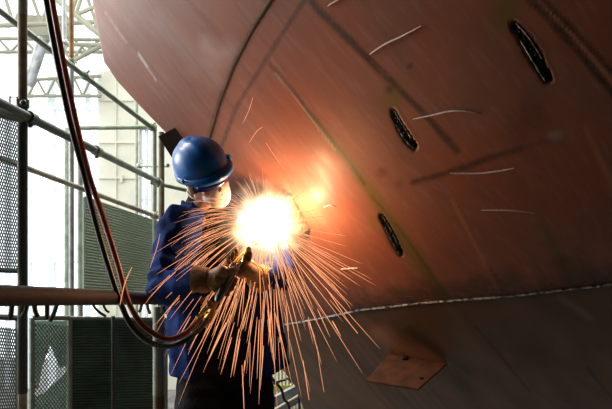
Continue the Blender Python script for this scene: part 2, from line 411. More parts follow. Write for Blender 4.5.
# second standards
scaffold('scaffold_standard', [P(71.5,300,6.2)-Vector((0,0,3.6)), P(71.5,200,6.2), P(71.5,58,6.2)], R48, M_galv, 'pale lower tube of the far standard under the orange rusty length', fit=[('coupler', P(71.5,62,6.2), (0,0,1), R48, M_green)])
scaffold('scaffold_standard', [P(71.5,58,6.2), P(71.5,-60,6.2)], R48*.96, M_rust, 'orange rusty upright tube at top left beside the hoses')
scaffold('scaffold_standard', vert(64.5,7.2,zpx(52,7.2),5.2), R48*1.05, M_galv, 'short grey upright tube at top, left of the orange one', fit=[('coupler', Vector(((64.5-306)/F*7.2, 7.2, zpx(42,7.2))), (1,0,0), R48, M_galv)])
scaffold('scaffold_standard', vert(66.5,8.5,FZ,zpx(128,8.5)), .03, M_green, 'grey-green upright tube in front of the bright window')
scaffold('scaffold_standard', vert(80,6.4,FZ,zpx(150,6.4)), .028, M_galv, 'pale upright tube at left edge of the grey-green ribbed panel')
scaffold('scaffold_standard', vert(136.5,9.5,FZ,zpx(70,9.5)), .022, M_green, 'thin green upright tube before the beige wall')
scaffold('scaffold_standard', vert(154.5,6.6,FZ,zpx(126,6.6)), .022, M_green, 'slim green upright tube left of the brown one by the hard hat')
scaffold('scaffold_standard', vert(161.5,6.0,FZ,zpx(132,6.0)), .027, M_brown, 'tan brown upright tube close to the hard hat')
# near guard rail post
xp = (158.7-306)/F*2.72
post = root('guardrail_post', (xp,2.72,0), 'green guardrail post just left of the worker, brown at the bottom', 'post')
mb = MB(); mb.tube([(xp,2.72,zpx(395,2.72)),(xp,2.72,zpx(306,2.72))], R48, 16); mb.build('tube', M_green, post)
mb = MB(); mb.tube([(xp,2.72,.006),(xp,2.72,zpx(395,2.72))], .0235, 16); mb.build('sleeve', M_brown, post)
mb = MB(); mb.box((xp,2.72,.006),(.14,.14,.012)); mb.build('base_plate', M_brown, post)
# hand rail
ra, rb = P(-60,294.5,1.25), P(166,298.5,2.72)
rail = root('guard_rail', ra, 'thick dark red-brown guard rail tube crossing left of the worker', 'rail')
mb = MB(); mb.tube([ra, rb], R48, 20); mb.build('tube', M_rail, rail)
mb = MB(); mb.tube([rb+Vector((-.03,-.0,0)), rb+Vector((.03,0,0))], .032, 14); mb.tube([rb+Vector((0,0,-.06)), rb+Vector((0,0,.03))], .031, 14); mb.build('coupler', M_dgreen, rail)
def rail_pt(px):
    d = (px-306)/F; t = (ra.x-d*ra.y)/((d*(rb.y-ra.y))-(rb.x-ra.x)); return ra.lerp(rb, t)
for px, dx, dz_ in ((12,-2,14),(27,-5,12),(34,4,12),(47,0,14),(57,-7,16),(92,14,12),(103,6,8),(147,3,10),(142,-3,8)):
    p = rail_pt(px); k = p.y/F
    mb = MB(); mb.tube(cr([p+Vector((0,-.0,-.018)), p+Vector((dx*k*.4,0,-.03-dz_*k*.3)), p+Vector((dx*k,0,-.022-dz_*k))],5), .006 if px not in (92,103) else .004, 7)
    mb.build('tie_wire', M_dgreen, rail)
# ledgers and braces
def ledger(p0, p1, Y0, Y1, r, m, label, fit=(), name='scaffold_ledger'):
    a = P(*p0, Y0); b = P(*p1, Y1); fs = []
    for t in fit: fs.append(('coupler', a.lerp(b, t), b-a, r, m))
    return scaffold(name, [a, b], r, m, label, fit=fs)
def mid_ledger():
    a, b = P(-30,88,2.9), P(161,183,5.95)
    o = root('scaffold_ledger', a, 'long green ledger tube sloping down from the dark coupler to the hard hat', 'scaffold tube')
    def at(px): 
        d = (px-306)/F; t = (a.x-d*a.y)/((d*(b.y-a.y))-(b.x-a.x)); return a.lerp(b, t)
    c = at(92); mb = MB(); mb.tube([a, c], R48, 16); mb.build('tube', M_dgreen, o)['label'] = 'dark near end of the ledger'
    mb = MB(); mb.tube([c, b], R48, 16); mb.build('tube', M_green, o)
    ax = (b-a).normalized()
    for px in (31, 97, 158):
        p = at(px); g = MB(); g.tube([p-ax*.035, p+ax*.035], .034, 12); g.sphere(p+Vector((0,-.01,-.035)), .016, 8, 6); g.build('coupler', M_dgreen if px < 60 else M_green, o)
mid_ledger()
ledger((-20,106),(20,117),3.0,3.4,.03, M_dgreen, 'short dark tube under the long ledger at far left', name='scaffold_ledger')
ledger((-30,-12),(155,130),4.6,6.6,.0245, M_green, 'green diagonal brace tube crossing the roof trusses', fit=(.53,.97), name='scaffold_brace')
ledger((-30,147),(158,217),4.9,6.5,.0235, M_cream, 'cream ledger tube above the grey-green ribbed panel', fit=(.97,))
ledger((77,128),(156,127),6.6,6.6,.0225, M_green, 'horizontal green ledger tube meeting the brace end', fit=(.97,))
ledger((139,165.5),(168,165.5),7.4,7.0,.022, M_green, 'short green ledger stub beside the hard hat', fit=(.02,))
ledger((150,182),(186,190),6.0,6.2,.02, M_green, 'thin ledger tube running behind the worker collar')

# ------------------------------------------------------------------ panels
def expanded(name, c00, c10, c01, cw, chh, r, m, parent):
    """diamond lattice between corner c00, c10 (along) and c01 (up)"""
    U = c10-c00; V = c01-c00; W, H = U.length, V.length; u = U/W; v = V/H; nrm = u.cross(v)
    nc = int(W/cw); nr = int(H/chh); mb = MB()
    for i in range(nc):
        for j in range(nr):
            x, y = i*cw, j*chh
            pts = [c00+u*(x+cw/2)+v*y, c00+u*(x+cw)+v*(y+chh/2), c00+u*(x+cw/2)+v*(y+chh), c00+u*x+v*(y+chh/2)]
            for a, b in ((0,1),(1,2),(2,3),(3,0)):
                d = (pts[b]-pts[a]).normalized(); s = d.cross(nrm)*r; t = nrm*r*.6
                q = [pts[a]-s-t, pts[a]+s-t, pts[b]+s-t, pts[b]-s-t]; n = len(mb.v)
                mb.add(q+[x_+2*t for x_ in q], [(0,1,2,3),(7,6,5,4),(0,4,5,1),(1,5,6,2),(2,6,7,3),(3,7,4,0)])
    return mb.build(name, m, parent, smooth=False)
def frame(parent, c, r, m, sides=(0,1,2,3)):
    for k in sides:
        mb = MB(); mb.tube([c[k], c[(k+1) % 4]], r, 8); mb.build('frame_bar', m, parent)
# upper left diamond mesh
def mesh_panel(label, pxa, pxb, Ya, Yb, ta, tb, ba, bb, cw, ch, r, fr, mf):
    c = [P(pxa,ba,Ya), P(pxb,bb,Yb), P(pxb,tb,Yb), P(pxa,ta,Ya)]
    o = root('mesh_panel', c[0], label, 'mesh panel'); expanded('expanded_mesh', c[0], c[1], c[3], cw, ch, r, M_wire, o)
    frame(o, c, fr, mf); return o
mesh_panel('diamond mesh panel at far left edge, above the guard rail', -55, 20, 3.1, 3.62, 95, 118, 268, 271, .019, .034, .0028, .014, M_dgreen)
mesh_panel('diamond mesh panel at far left edge, below the guard rail', -55, 18, 3.1, 3.62, 314, 318, 450, 440, .019, .034, .0030, .016, M_dgreen)
# wide lower mesh panel in front of the dark backing
mesh_panel('green framed diamond mesh panel below the guard rail, right of the nearest upright', 32, 70, 3.9, 4.02, 318, 318, 445, 445, .021, .028, .0026, .016, M_green)
def ribbed(name, label, pts, nr, m, mframe, topbar=None, depth=.02):
    """panel pts = bottom-left, bottom-right, top-right, top-left with nr horizontal ribs"""
    o = root(name, pts[0], label, 'ribbed panel')
    nrm = (pts[1]-pts[0]).cross(pts[3]-pts[0]).normalized()
    if nrm.y > 0: nrm = -nrm
    mb = MB(); vs = []; fs = []
    n = nr*4; prof = [0, depth, depth, 0]
    for i in range(n+1):
        t = i/n; q = prof[i % 4]
        vs += [pts[0].lerp(pts[3], t)+nrm*q, pts[1].lerp(pts[2], t)+nrm*q]
    for i in range(n): fs.append((2*i, 2*i+1, 2*i+3, 2*i+2))
    mb.add(vs, fs); s = mb.build('ribbed_sheet', m, o, smooth=False)
    so = s.modifiers.new('t', 'SOLIDIFY'); so.thickness = .003
    if mframe:
        for k in (0,1,2,3):
            g = MB(); g.tube([pts[k], pts[(k+1) % 4]], .012, 8); g.build('frame_bar', topbar if (topbar and k == 2) else mframe, o)
    return o
ribbed('ribbed_panel', 'grey-green ribbed panel above the guard rail, left of the worker', [P(84,293,6.3), P(175,296,7.0), P(175,228,7.0), P(84,197,6.3)], 32, M_panel, M_panel, M_truss, .012)
ribbed('ribbed_panel', 'dark green ribbed panel below the guard rail, left of the worker', [P(70,445,4.02), P(166,440,4.3), P(166,319,4.3), P(70,318,4.02)], 46, M_panel2, M_green, None, .010)
mb = MB(); mb.prism([P(30,321,4.95), P(66,321,4.95), P(66,366,4.95), P(60,368,4.95), P(50,345,4.95), P(42,366,4.95), P(38,388,4.95), P(30,392,4.95)], (0,.01,0))
tag(mb.build('dark_tarpaulin', M_panel2, smooth=False), 'dark sheet with a notch behind the diamond mesh panel below the rail', 'sheet')
mb = MB(); mb.prism([P(66,372,4.93), P(66,460,4.93), P(30,460,4.93), P(30,399,4.93), P(44,393,4.93)], (0,.01,0))
tag(mb.build('dark_tarpaulin', M_panel2, smooth=False), 'dark sheet hanging lowest behind the diamond mesh panel corner', 'sheet')
scaffold('scaffold_standard', vert(113,4.05,FZ,zpx(316,4.05)), .012, M_dgreen, 'thin dark upright in front of the dark green ribbed panel')

# ------------------------------------------------------------------ hall
def struct(name, mb, m): return tag(mb.build(name, m, smooth=False), kind='structure')
WY = 16.0
def wx(px, Y=WY): return (px-306)/F*Y
def wz(py, Y=WY): return CZ+(204.5-py)/F*Y
struct('floor', MB().box((-2, 6, FZ-.1), (26, 26, .2)), M_conc)
b = MB(); b.box(((wx(101)+wx(141))/2, WY, (FZ+wz(72))/2), (wx(141)-wx(101), .3, wz(72)-FZ)); b.box(((wx(152)+8)/2, WY, (FZ+wz(40))/2), (8-wx(152), .3, wz(40)-FZ))
b.box(((wx(141)+wx(152))/2, WY, (wz(130)+wz(72))/2), (wx(152)-wx(141), .3, wz(72)-wz(130)))
for py in (101, 143, 178, 240): b.box(((wx(101)+wx(141))/2, WY-.17, wz(py)), (wx(141)-wx(101), .06, .05))
for px in (118,): b.box((wx(px), WY-.17, (FZ+wz(72))/2), (.03,.05,wz(72)-FZ))
b.box((wx(124), WY-.2, wz(179)), (.06,.1,.16))
struct('wall_back', b, M_wall)
# end glazing
b = MB()
for px in (-62,-40,-14,8,30,52,88,100): b.box((wx(px), WY, (FZ+9)/2), (.10 if px != 52 else .16, .12, 9-FZ))
for py in (262,188,145,110): b.box(((wx(-62)+wx(101))/2, WY, wz(py)), (wx(101)-wx(-62), .10, .05))
for px in (141,146.5,152): b.box((wx(px), WY, (FZ+wz(130))/2), (.06,.12,wz(130)-FZ))
for py in (160,200,240): b.box((wx(146.5), WY, wz(py)), (wx(152)-wx(141), .1, .05))
struct('window_1', b, M_frame)
b = MB(); b.box(((wx(-62)+wx(101))/2, WY+.03, (FZ+9)/2), (wx(101)-wx(-62), .01, 9-FZ)); b.box((wx(146.5), WY+.03, (FZ+wz(130))/2), (wx(152)-wx(141), .01, wz(130)-FZ))
struct('window_2', b, M_glass)
struct('shade_wall_right', MB().box((5.0, 4, 1.5), (.3, 24, 9)), M_darkw)  # unseen, closes off the right side to darken the hull
struct('shade_wall_front', MB().box((-1, -5, 1.5), (12, .3, 9)), M_darkw)  # unseen, put behind the camera to keep sky light off the hull
struct('shade_wall_left', MB().box((-4.2, -1.6, 1.5), (.3, 6.5, 9)), M_darkw)  # unseen partial wall added to block left-front sky light
struct('shade_ceiling', MB().box((.8, .5, 5.2), (10, 11, .2)), M_darkw)  # unseen dark cover over the camera side, added against sky light
# roof trusses
def truss(name, label, p0, p1, q0, q1, n, r):
    """lattice girder: lower chord p0-p1, upper chord q0-q1"""
    o = root(name, p0, label, 'truss')
    mb = MB(); mb.tube([p0,p1], r*1.4, 8); mb.build('lower_chord', M_truss, o)
    mb = MB(); mb.tube([q0,q1], r*1.4, 8); mb.build('upper_chord', M_truss, o)
    for i in range(n):
        a = p0.lerp(p1, i/n); b_ = q0.lerp(q1, (i+.5)/n); c = p0.lerp(p1, (i+1)/n)
        for s, t in ((a,b_),(b_,c)):
            mb = MB(); mb.tube([s,t], r, 6); mb.build('web_bar', M_truss, o)
truss('roof_truss', 'pale roof truss running level behind the hoses near the top', P(-40,27,13), P(150,20,13), P(-40,-14,13), P(150,-20,13), 7, .035)
truss('roof_truss', 'pale roof truss sloping down right toward the hull edge', P(20,-30,11), P(150,75,11), P(40,-50,11), P(165,56,11), 7, .035)
truss('roof_truss', 'pale roof truss low before the back wall top', P(-40,52,15), P(112,52,15), P(-40,38,15), P(112,40,15), 6, .03)
truss('roof_truss', 'pale roof truss meeting the hull edge behind the rusty tube', P(60,44,12), P(130,46,12), P(60,68,12), P(130,30,12), 3, .03)
truss('wall_truss', 'faint truss behind the far window above the mid ledger', P(28,96,15.6), P(101,96,15.6), P(28,80,15.6), P(101,76,15.6), 4, .03)
mb = MB(); mb.tube([P(50,14,12), P(50,44,12)], .01, 6); 
mb = MB(); a, b_ = P(44,38,10), P(28,86,10); mb.tube([a, b_], .085, 14); tag(mb.build('roof_strut', M_pale), 'fat pale grey strut slanting behind the nearest upright', 'strut')
mb = MB(); mb.box(((wx(26,14)+wx(68,14))/2, 14, wz(27,14)), (wx(68,14)-wx(26,14), .3, .42)); tag(mb.build('roof_beam', M_truss, smooth=False), 'deep pale beam end under the level roof truss', 'beam')
# far machinery seen below the hull edge, right of the trousers
fx = P(277,385,5.5)
o = root('barrier', P(262,409,5.5), 'yellow-green barred barrier in the gap right of the trousers', 'barrier')
for i in range(16):
    mb = MB(); p = P(255+i*3.4, 0, 5.5); mb.box((p.x, 5.5, (zpx(350,5.5)+zpx(440,5.5))/2), (.014,.014,zpx(350,5.5)-zpx(440,5.5))); mb.build('bar', M_yellow, o, smooth=False)
for py in (352, 388):
    mb = MB(); mb.box((P(281,0,5.5).x, 5.5, zpx(py,5.5)), (.48,.03,.05)); mb.build('rail', M_yellow, o, smooth=False)
mb = MB(); mb.prism([P(262,404,4.6), P(300,384,4.6), P(304,400,4.6), P(262,424,4.6)], (0,.06,0)); tag(mb.build('steel_beam', M_pale, smooth=False), 'pale grey beam slanting below the yellow-green barrier', 'beam')
mb = MB(); mb.tube([P(262,418,4.5), P(300,396,4.5)], .016, 10); tag(mb.build('conduit', M_cream), 'thin pale pipe along the slanting beam below the barrier', 'pipe')
mb = MB(); mb.tube(cr([P(268,372,4.3),P(274,381,4.3),P(281,389,4.3),P(284,399,4.3),P(290,415,4.3),P(292,500,4.4),P(292,885,4.4)],6), .010, 8); tag(mb.build('cable', M_hoseb), 'black cable hanging down through the gap right of the trousers', 'cable')
mb = MB(); mb.tube(cr([P(266,386,4.4),P(275,383,4.4),P(284,380,4.4),P(291,382,4.4),P(300,420,4.5),P(302,860,4.5)],6), .009, 8); tag(mb.build('cable', M_hoseb), 'black cable lying sideways across the barrier gap', 'cable')

# deck
dk = root('scaffold_deck', (-.6, 1.7, -.05), 'timber scaffold deck that the worker stands on', 'deck')
for i in range(11):
    x = -2.05+i*.235
    mb = MB(); mb.box((x, 1.45, -.022), (.225, 3.4, .044)); mb.build('plank', M_plank, dk, smooth=False, bevel=.004)
for yy in (.2, 1.5, 2.9):
    mb = MB(); mb.tube([(-2.3,yy,-.07),(.55,yy,-.07)], R48, 12); mb.build('bearer', M_galv, dk)
for sx, sy in ((-2.3,.2),(.55,.2),(-2.3,2.9),(.55,2.9)):
    mb = MB(); mb.tube([(sx,sy,FZ),(sx,sy,-.05)], R48, 12); mb.build('leg', M_galv, dk)

# ------------------------------------------------------------------ hoses
H1 = cr([P(37,-60,2.05),P(46,0,2.02),P(57,60,2.02),P(70,122,2.05),P(84,175,2.08),P(95,220,2.10),P(108,265,2.12),P(120,301,2.12),P(131,325,2.12),P(147,341,2.10),P(167,346,2.08),P(186,340,2.08),P(200,328,2.14),P(208,319,2.19)], 8)
H2 = cr([P(43,-60,2.10),P(52,0,2.07),P(63,60,2.07),P(76,122,2.10),P(89,175,2.12),P(104,220,2.14),P(118,265,2.15),P(127,298,2.15),P(137,318,2.13),P(150,331,2.12),P(167,339,2.11),P(184,334,2.13),P(196,323,2.19),P(204,313,2.22)], 8)
mb = MB(); mb.tube(H1, .0092, 12); tag(mb.build('gas_hose', M_hoseb), 'black rubber gas hose hanging from above into the lower brass coupling', 'hose')
mb = MB(); mb.tube(H2, .0092, 12); tag(mb.build('gas_hose', M_hoser), 'red-orange rubber gas hose hanging beside the black one', 'hose')

# ------------------------------------------------------------------ cutting torch
tr = root('cutting_torch', P(218,300,2.26), 'oxy-fuel cutting torch with brass couplings held in tan gloves', 'torch')
TA, TB, TC = P(217,302,2.25), P(234,264,2.32), P(254,243,2.47)
mb = MB(); mb.tube([TA, TA.lerp(TB,.1), TA.lerp(TB,.9), TB], [.010,.016,.016,.011], 14); mb.build('handle', M_steel, tr)
s = Vector((.012,0,.008))
for e, ha, hb in ((-1, H1[-1], H1[-2]), (1, H2[-1], H2[-2])):
    st = TA+s*-e*-.3
    mb = MB(); d = (TA-ha).normalized(); L_ = (TA-ha).length
    mb.tube([ha-d*.03, ha-d*.006, ha-d*.006, ha+d*.012, ha+d*.012, ha+d*.022, ha+d*.022, ha+d*.034, ha+d*.034, TA+d*.005],
            [.0115,.0115,.0150,.0150,.0098,.0098,.0135,.0135,.0070,.0060], 6 if e > 0 else 8)
    mb.build('coupling', M_brass, tr)
for off in (Vector((.009,-.004,.006)), Vector((-.009,.004,-.002)), Vector((0,-.006,-.010))):
    mb = MB(); mb.tube([TB+off, TB.lerp(TC,.5)+off, TC+off*.5], .004, 8); mb.build('tube', M_brass, tr)
mb = MB(); mb.tube([TC, TC+Vector((.012,.03,.006))], .012, 10); mb.tube([TC+Vector((.012,.03,.006)), TC+Vector((.03,.09,.02))], [.010,.005], 10); mb.build('nozzle', M_brass, tr)
for t in (.02,.98):
    mb = MB(); p = TA.lerp(TB,t)+Vector((-.02,-.008,-.006)); mb.tube([p, p+Vector((-.014,-.004,0))], .010, 10); mb.build('valve_knob', M_brass, tr)
mb = MB(); mb.tube([TA.lerp(TB,.2)+Vector((.016,-.014,0)), TB+Vector((.026,-.016,.008)), TB.lerp(TC,.3)+Vector((.012,-.006,.01))], .004, 8); mb.build('lever', M_steel, tr)

# ------------------------------------------------------------------ worker
def remesh(mb, name, m, parent, voxel=.007, smooth=6, folds=None, sub=0):
    me = bpy.data.meshes.new(name); org = WORLD[parent.name] if parent else Vector((0,0,0))
    me.from_pydata([(v[0]-org[0], v[1]-org[1], v[2]-org[2]) for v in mb.v], [], mb.f); me.update()
    o = bpy.data.objects.new(name, me); COL.objects.link(o)
    r = o.modifiers.new('r', 'REMESH'); r.mode = 'VOXEL'; r.voxel_size = voxel
    s = o.modifiers.new('s', 'SMOOTH'); s.iterations = smooth; s.factor = .5
    dg = bpy.context.evaluated_depsgraph_get(); dg.update()
    me2 = bpy.data.meshes.new_from_object(o.evaluated_get(dg)); me2.name = name
    o.modifiers.clear(); o.data = me2; bpy.data.meshes.remove(me)
    if folds:
        n = len(me2.vertices); nn = [v.normal.copy() for v in me2.vertices]
        for v, q in zip(me2.vertices, nn):
            v.co += q*folds(v.co+org, q)
    me2.polygons.foreach_set('use_smooth', [True]*len(me2.polygons))
    me2.materials.clear(); me2.materials.append(m)
    if parent: o.parent = parent
    WORLD[o.name] = org
    return o
def caps(mb, p0, r0, p1, r1, n=12, steps=None, sq=None):
    """tapered capsule as a closed lofted tube with round ends"""
    p0, p1 = Vector(p0), Vector(p1); d = (p1-p0); L_ = d.length; d = d/L_
    pts = []; rr = []
    for a in (80,60,40,20): pts.append(p0-d*r0*math.sin(math.radians(a))); rr.append(r0*math.cos(math.radians(a)))
    for k in range(5): pts.append(p0.lerp(p1,k/4)); rr.append(r0+(r1-r0)*k/4)
    for a in (20,40,60,80): pts.append(p1+d*r1*math.sin(math.radians(a))); rr.append(r1*math.cos(math.radians(a)))
    mb.tube(pts, rr, n)
hipc = P(226,362,2.78); chest = P(214,245,2.66); neckb = P(203,212,2.62)
Fb = Vector((.42,-.9,0)).normalized(); Rb = Vector((-Fb.y,Fb.x,0)).normalized()   # Rb points to the worker's left (picture right)
if Rb.x < 0: Rb = -Rb
Wk = root('person', (hipc.x, hipc.y, 0), 'worker in blue hard hat, white mask and navy jacket cutting at the hull', 'person')
Rsh = P(180,226,2.50); Rel = P(167,284,2.40); Rwr = P(207,280,2.30)
Lsh = P(252,208,2.74); Lel = P(283,275,2.66); Lwr = P(256,276,2.46)
# head frame
HC = P(206,178,2.52)
Fh = Vector((.58,-.78,-.24)).normalized(); Uh = Vector((-.30,-.42,.88)); Uh = (Uh-Fh*Uh.dot(Fh)).normalized(); Rh = Fh.cross(Uh).normalized()
MH = Matrix((Rh, Fh, Uh)).transposed()
HS = .93
class _R: pass
def h(x, y, z): return HC+MH@Vector((x,y,z))*HS
kneeR = hipc+Vector((-.14,-.16,-.42)); kneeL = hipc+Vector((.15,-.10,-.42))
ankR = Vector((kneeR.x-.02, kneeR.y+.10, .09)); ankL = Vector((kneeL.x+.03, kneeL.y+.12, .09))
def hsph(b, c, r, *a):
    b.sphere(c, tuple(q*HS for q in (r if isinstance(r, (list, tuple)) else (r,)*3)), *a)
b = MB()
hsph(b, h(0,-.008,.03), (.076,.095,.088), 20, 14, MH)         # cranium
hsph(b, h(0,.03,-.035), (.060,.062,.080), 16, 12, MH)         # face
hsph(b, h(0,.050,-.088), (.034,.034,.028), 14, 10, MH)        # chin
hsph(b, h(0,.088,-.020), (.011,.018,.024), 10, 8, MH)         # nose
hsph(b, h(0,.100,-.034), (.015,.012,.010), 10, 8, MH)
for sx in (-1,1):
    hsph(b, h(sx*.078,-.008,-.018), (.010,.020,.032), 12, 8, MH)   # ears
    hsph(b, h(sx*.040,.062,-.030), (.022,.024,.020), 10, 8, MH)    # cheeks
hsph(b, h(0,.078,-.062), (.024,.012,.006), 10, 8, MH); hsph(b, h(0,.076,-.073), (.020,.011,.006), 10, 8, MH)
caps(b, h(0,-.02,-.05), .056, neckb, .062)
caps(b, neckb+Vector((0,0,-.03)), .09, chest, .13); caps(b, chest, .13, hipc, .13)
for sh, el, wr in ((Rsh,Rel,Rwr),(Lsh,Lel,Lwr)):
    caps(b, neckb+Vector((0,0,-.05)), .06, sh, .052); caps(b, sh, .052, el, .042); caps(b, el, .042, wr, .028)
for k, (kn, an) in enumerate(((kneeR,ankR),(kneeL,ankL))):
    hp = hipc+Rb*(-.09 if k == 0 else .09); caps(b, hp, .085, kn, .058); caps(b, kn, .056, an, .038); caps(b, an, .036, an+Vector((.05,-.15,-.045)), .03)
caps(b, Rwr, .028, P(222,272,2.28), .026); caps(b, Lwr, .028, P(250,266,2.42), .026)
body = remesh(b, 'body', M_skin, Wk, .006, 4)
# eyes
for sx in (-1,1):
    e = root('eye', h(0,0,0), None, None) if False else None
    mb = MB(); hsph(mb, h(sx*.031,.079,.004), .0115, 14, 10); mb.build('eye', M_mask, Wk)
    mb = MB(); hsph(mb, h(sx*.031,.089,.004), (.005,.0025,.005), 10, 8, MH); mb.build('iris', M_black, Wk)
# hair
b = MB(); hsph(b, h(0,-.028,.016), (.082,.092,.088), 20, 14, MH); hsph(b, h(0,-.062,-.045), (.060,.045,.050), 16, 10, MH)
for sx in (-1,1): hsph(b, h(sx*.074,.018,-.008), (.008,.012,.032), 10, 8, MH)
remesh(b, 'hair', M_hair, Wk, .006, 3, lambda p, q: .003*noise.noise(p*90))
# respirator mask
b = MB()
vs = []; fs = []; n = 28; m_ = 10
for i in range(m_+1):
    t = i/m_; r = math.sin(t*math.pi/2); dpt = .036*(1-t**2.6)
    for k in range(n):
        q = 2*math.pi*k/n; x = .060*r*math.cos(q); z = .062*r*math.sin(q)*(1.0 if math.sin(q) < 0 else .92)
        if math.sin(q) > 0: x *= 1-.35*(math.sin(q)**2)*t
        y = .070+dpt - (x*x)*9*t
        vs.append(h(x, y, -.056+z))
for i in range(m_):
    for k in range(n): fs.append((i*n+k, i*n+(k+1) % n, (i+1)*n+(k+1) % n, (i+1)*n+k))
b.add(vs, fs); mk = b.build('respirator_mask', M_mask, Wk); so = mk.modifiers.new('t','SOLIDIFY'); so.thickness = .003; mk['label'] = 'white dust mask'
b = MB()
for dz1, dz2 in ((-.02,.02),(-.075,-.05)):
    for sx in (-1,1): b.tube(cr([h(sx*.050,.066,dz1-.01), h(sx*.070,.03,(dz1+dz2)/2), h(sx*.086,-.01,dz2), h(sx*.078,-.06,dz2+.01)],5), .003, 6)
b.build('mask_strap', M_mask, mk)
# glasses
b = MB(); vs = []; fs = []
for i in range(21):
    q = math.radians(-68+136*i/20); x = .080*math.sin(q); y = .025+.086*math.cos(q)
    for z in (.020,.004,-.012): vs.append(h(x, y+.002*(z < 0), z*(1-.25*abs(i-10)/10)-.002))
for i in range(20):
    for j in range(2): fs.append((i*3+j, i*3+j+1, i*3+j+4, i*3+j+3))
b.add(vs, fs); g = b.build('safety_glasses', M_lens, Wk); so = g.modifiers.new('t','SOLIDIFY'); so.thickness = .003; g['label'] = 'dark blue safety glasses'
# hard hat
def dome(th, t):
    """t 0..1 crown to rim"""
    c, s_ = math.cos(th), math.sin(th)
    a = .108; bb_ = .134 if s_ > 0 else .130
    r = 1/math.sqrt((c/a)**2+(s_/bb_)**2)
    ph = t*math.pi/2; rr = math.sin(ph)**.86; z = .121*math.cos(ph)**.82 if ph < math.pi/2-1e-6 else 0
    ridge = .008*math.exp(-((c*r*rr)/.030)**4)*(1 if t < .93 else .3)*min(1, t*4+.4)
    return c*(r*rr+0), s_*(r*rr), z+ridge, r
b = MB(); vs = []; fs = []; n = 64; rows = 24
for i in range(rows+1):
    t = i/rows
    for k in range(n):
        x, y, z, r = dome(2*math.pi*k/n, t); vs.append(h(x-.004, y-.016, z+.050))
for e in range(4):
    for k in range(n):
        th = 2*math.pi*k/n; x, y, z, r = dome(th, 1); s_ = math.sin(th)
        out = .004+.022*max(0, s_)**1.5; dn = .004+.010*max(0, s_)
        f = (.35,.75,1.0,1.0)[e]; dd = (.1,.45,1.0,1.8)[e]
        L_ = math.hypot(x, y); vs.append(h(x*(1+out*f/L_)-.004, y*(1+out*f/L_)-.016, .050-dn*dd-(.006 if e == 3 else 0)))
for i in range(rows+4):
    for k in range(n): fs.append((i*n+k, i*n+(k+1) % n, (i+1)*n+(k+1) % n, (i+1)*n+k))
b.add(vs, fs); hh = b.build('hard_hat', M_helm, Wk); so = hh.modifiers.new('t','SOLIDIFY'); so.thickness = .003; so.offset = 1; hh['label'] = 'glossy blue hard hat with peak'
b = MB(); 
for k in range(33):
    pass
b.tube(cr([h(*( (lambda d: (d[0]*.93, d[1]*.93-.016, .030))(dome(2*math.pi*k/16, 1)) )) for k in range(17)],3), .008, 8); b.build('headband', M_black, hh)
for sx in (-1,1):
    b = MB(); b.box(h(sx*.112,.035,.052), (.010,.026,.016), MH); b.build('accessory_slot', M_helm, hh, smooth=False, bevel=.002)

# jacket: double-walled open shell, sleeves and collar voxel-merged
def shell(b, rings, n=40, th=.012):
    """rings: (centre, lateral, depth, openL deg, openR deg); angle 0 = front"""
    out = []; inn = []
    for c, la, de, oL, oR in rings:
        ro = []; ri = []
        for k in range(n+1):
            a = math.radians(oR)+(2*math.pi-math.radians(oR)-math.radians(oL))*k/n
            for lst, dlt in ((ro, 0), (ri, -th)):
                lst.append(Vector(c)+Rb*math.sin(a)*(la+dlt)+Fb*math.cos(a)*(de+dlt))
        out.append(ro); inn.append(ri)
    m_ = len(rings); vs = []; fs = []
    for r_ in out: vs += r_
    for r_ in inn: vs += r_
    K = n+1; B0 = m_*K
    for i in range(m_-1):
        for k in range(n):
            fs.append((i*K+k, i*K+k+1, (i+1)*K+k+1, (i+1)*K+k)); fs.append((B0+i*K+k+1, B0+i*K+k, B0+(i+1)*K+k, B0+(i+1)*K+k+1))
        for k in (0, n):
            q = (i*K+k, (i+1)*K+k, B0+(i+1)*K+k, B0+i*K+k); fs.append(q if k == 0 else q[::-1])
    for i in (0, m_-1):
        for k in range(n):
            q = (i*K+k, i*K+k+1, B0+i*K+k+1, B0+i*K+k); fs.append(q[::-1] if i == 0 else q)
    b.add(vs, fs)
jb = MB()
c = [P(206,206,2.66), P(209,220,2.66), P(212,240,2.67), P(216,268,2.69), P(222,300,2.73), P(228,335,2.76), P(232,369,2.78)]
shell(jb, [(c[0],.085,.080,35,35),(c[1],.170,.110,26,26),(c[2],.205,.135,22,22),(c[3],.205,.140,22,24),(c[4],.232,.155,36,24),(c[5],.250,.165,44,20),(c[6],.262,.180,50,18)], 44, .016)
def sleeve(sh, el, wr, r0, r1, r2):
    caps(jb, sh, r0, el, r1, 16); caps(jb, el, r1, el.lerp(wr,.55), r1*.88, 16)
    d = (wr-el).normalized(); p = el.lerp(wr,.55)
    jb.tube([p, wr-d*.01], [r1*.86, r2], 16)
caps(jb, c[1]-Rb*.06, .075, Rsh, .078); caps(jb, c[1]+Rb*.06, .075, Lsh, .074)
sleeve(Rsh, Rel, Rwr, .082, .070, .050); sleeve(Lsh, Lel, Lwr, .076, .062, .048)
caps(jb, Rsh+Vector((-.005,.05,-.05)), .085, c[3]-Rb*.10, .09)
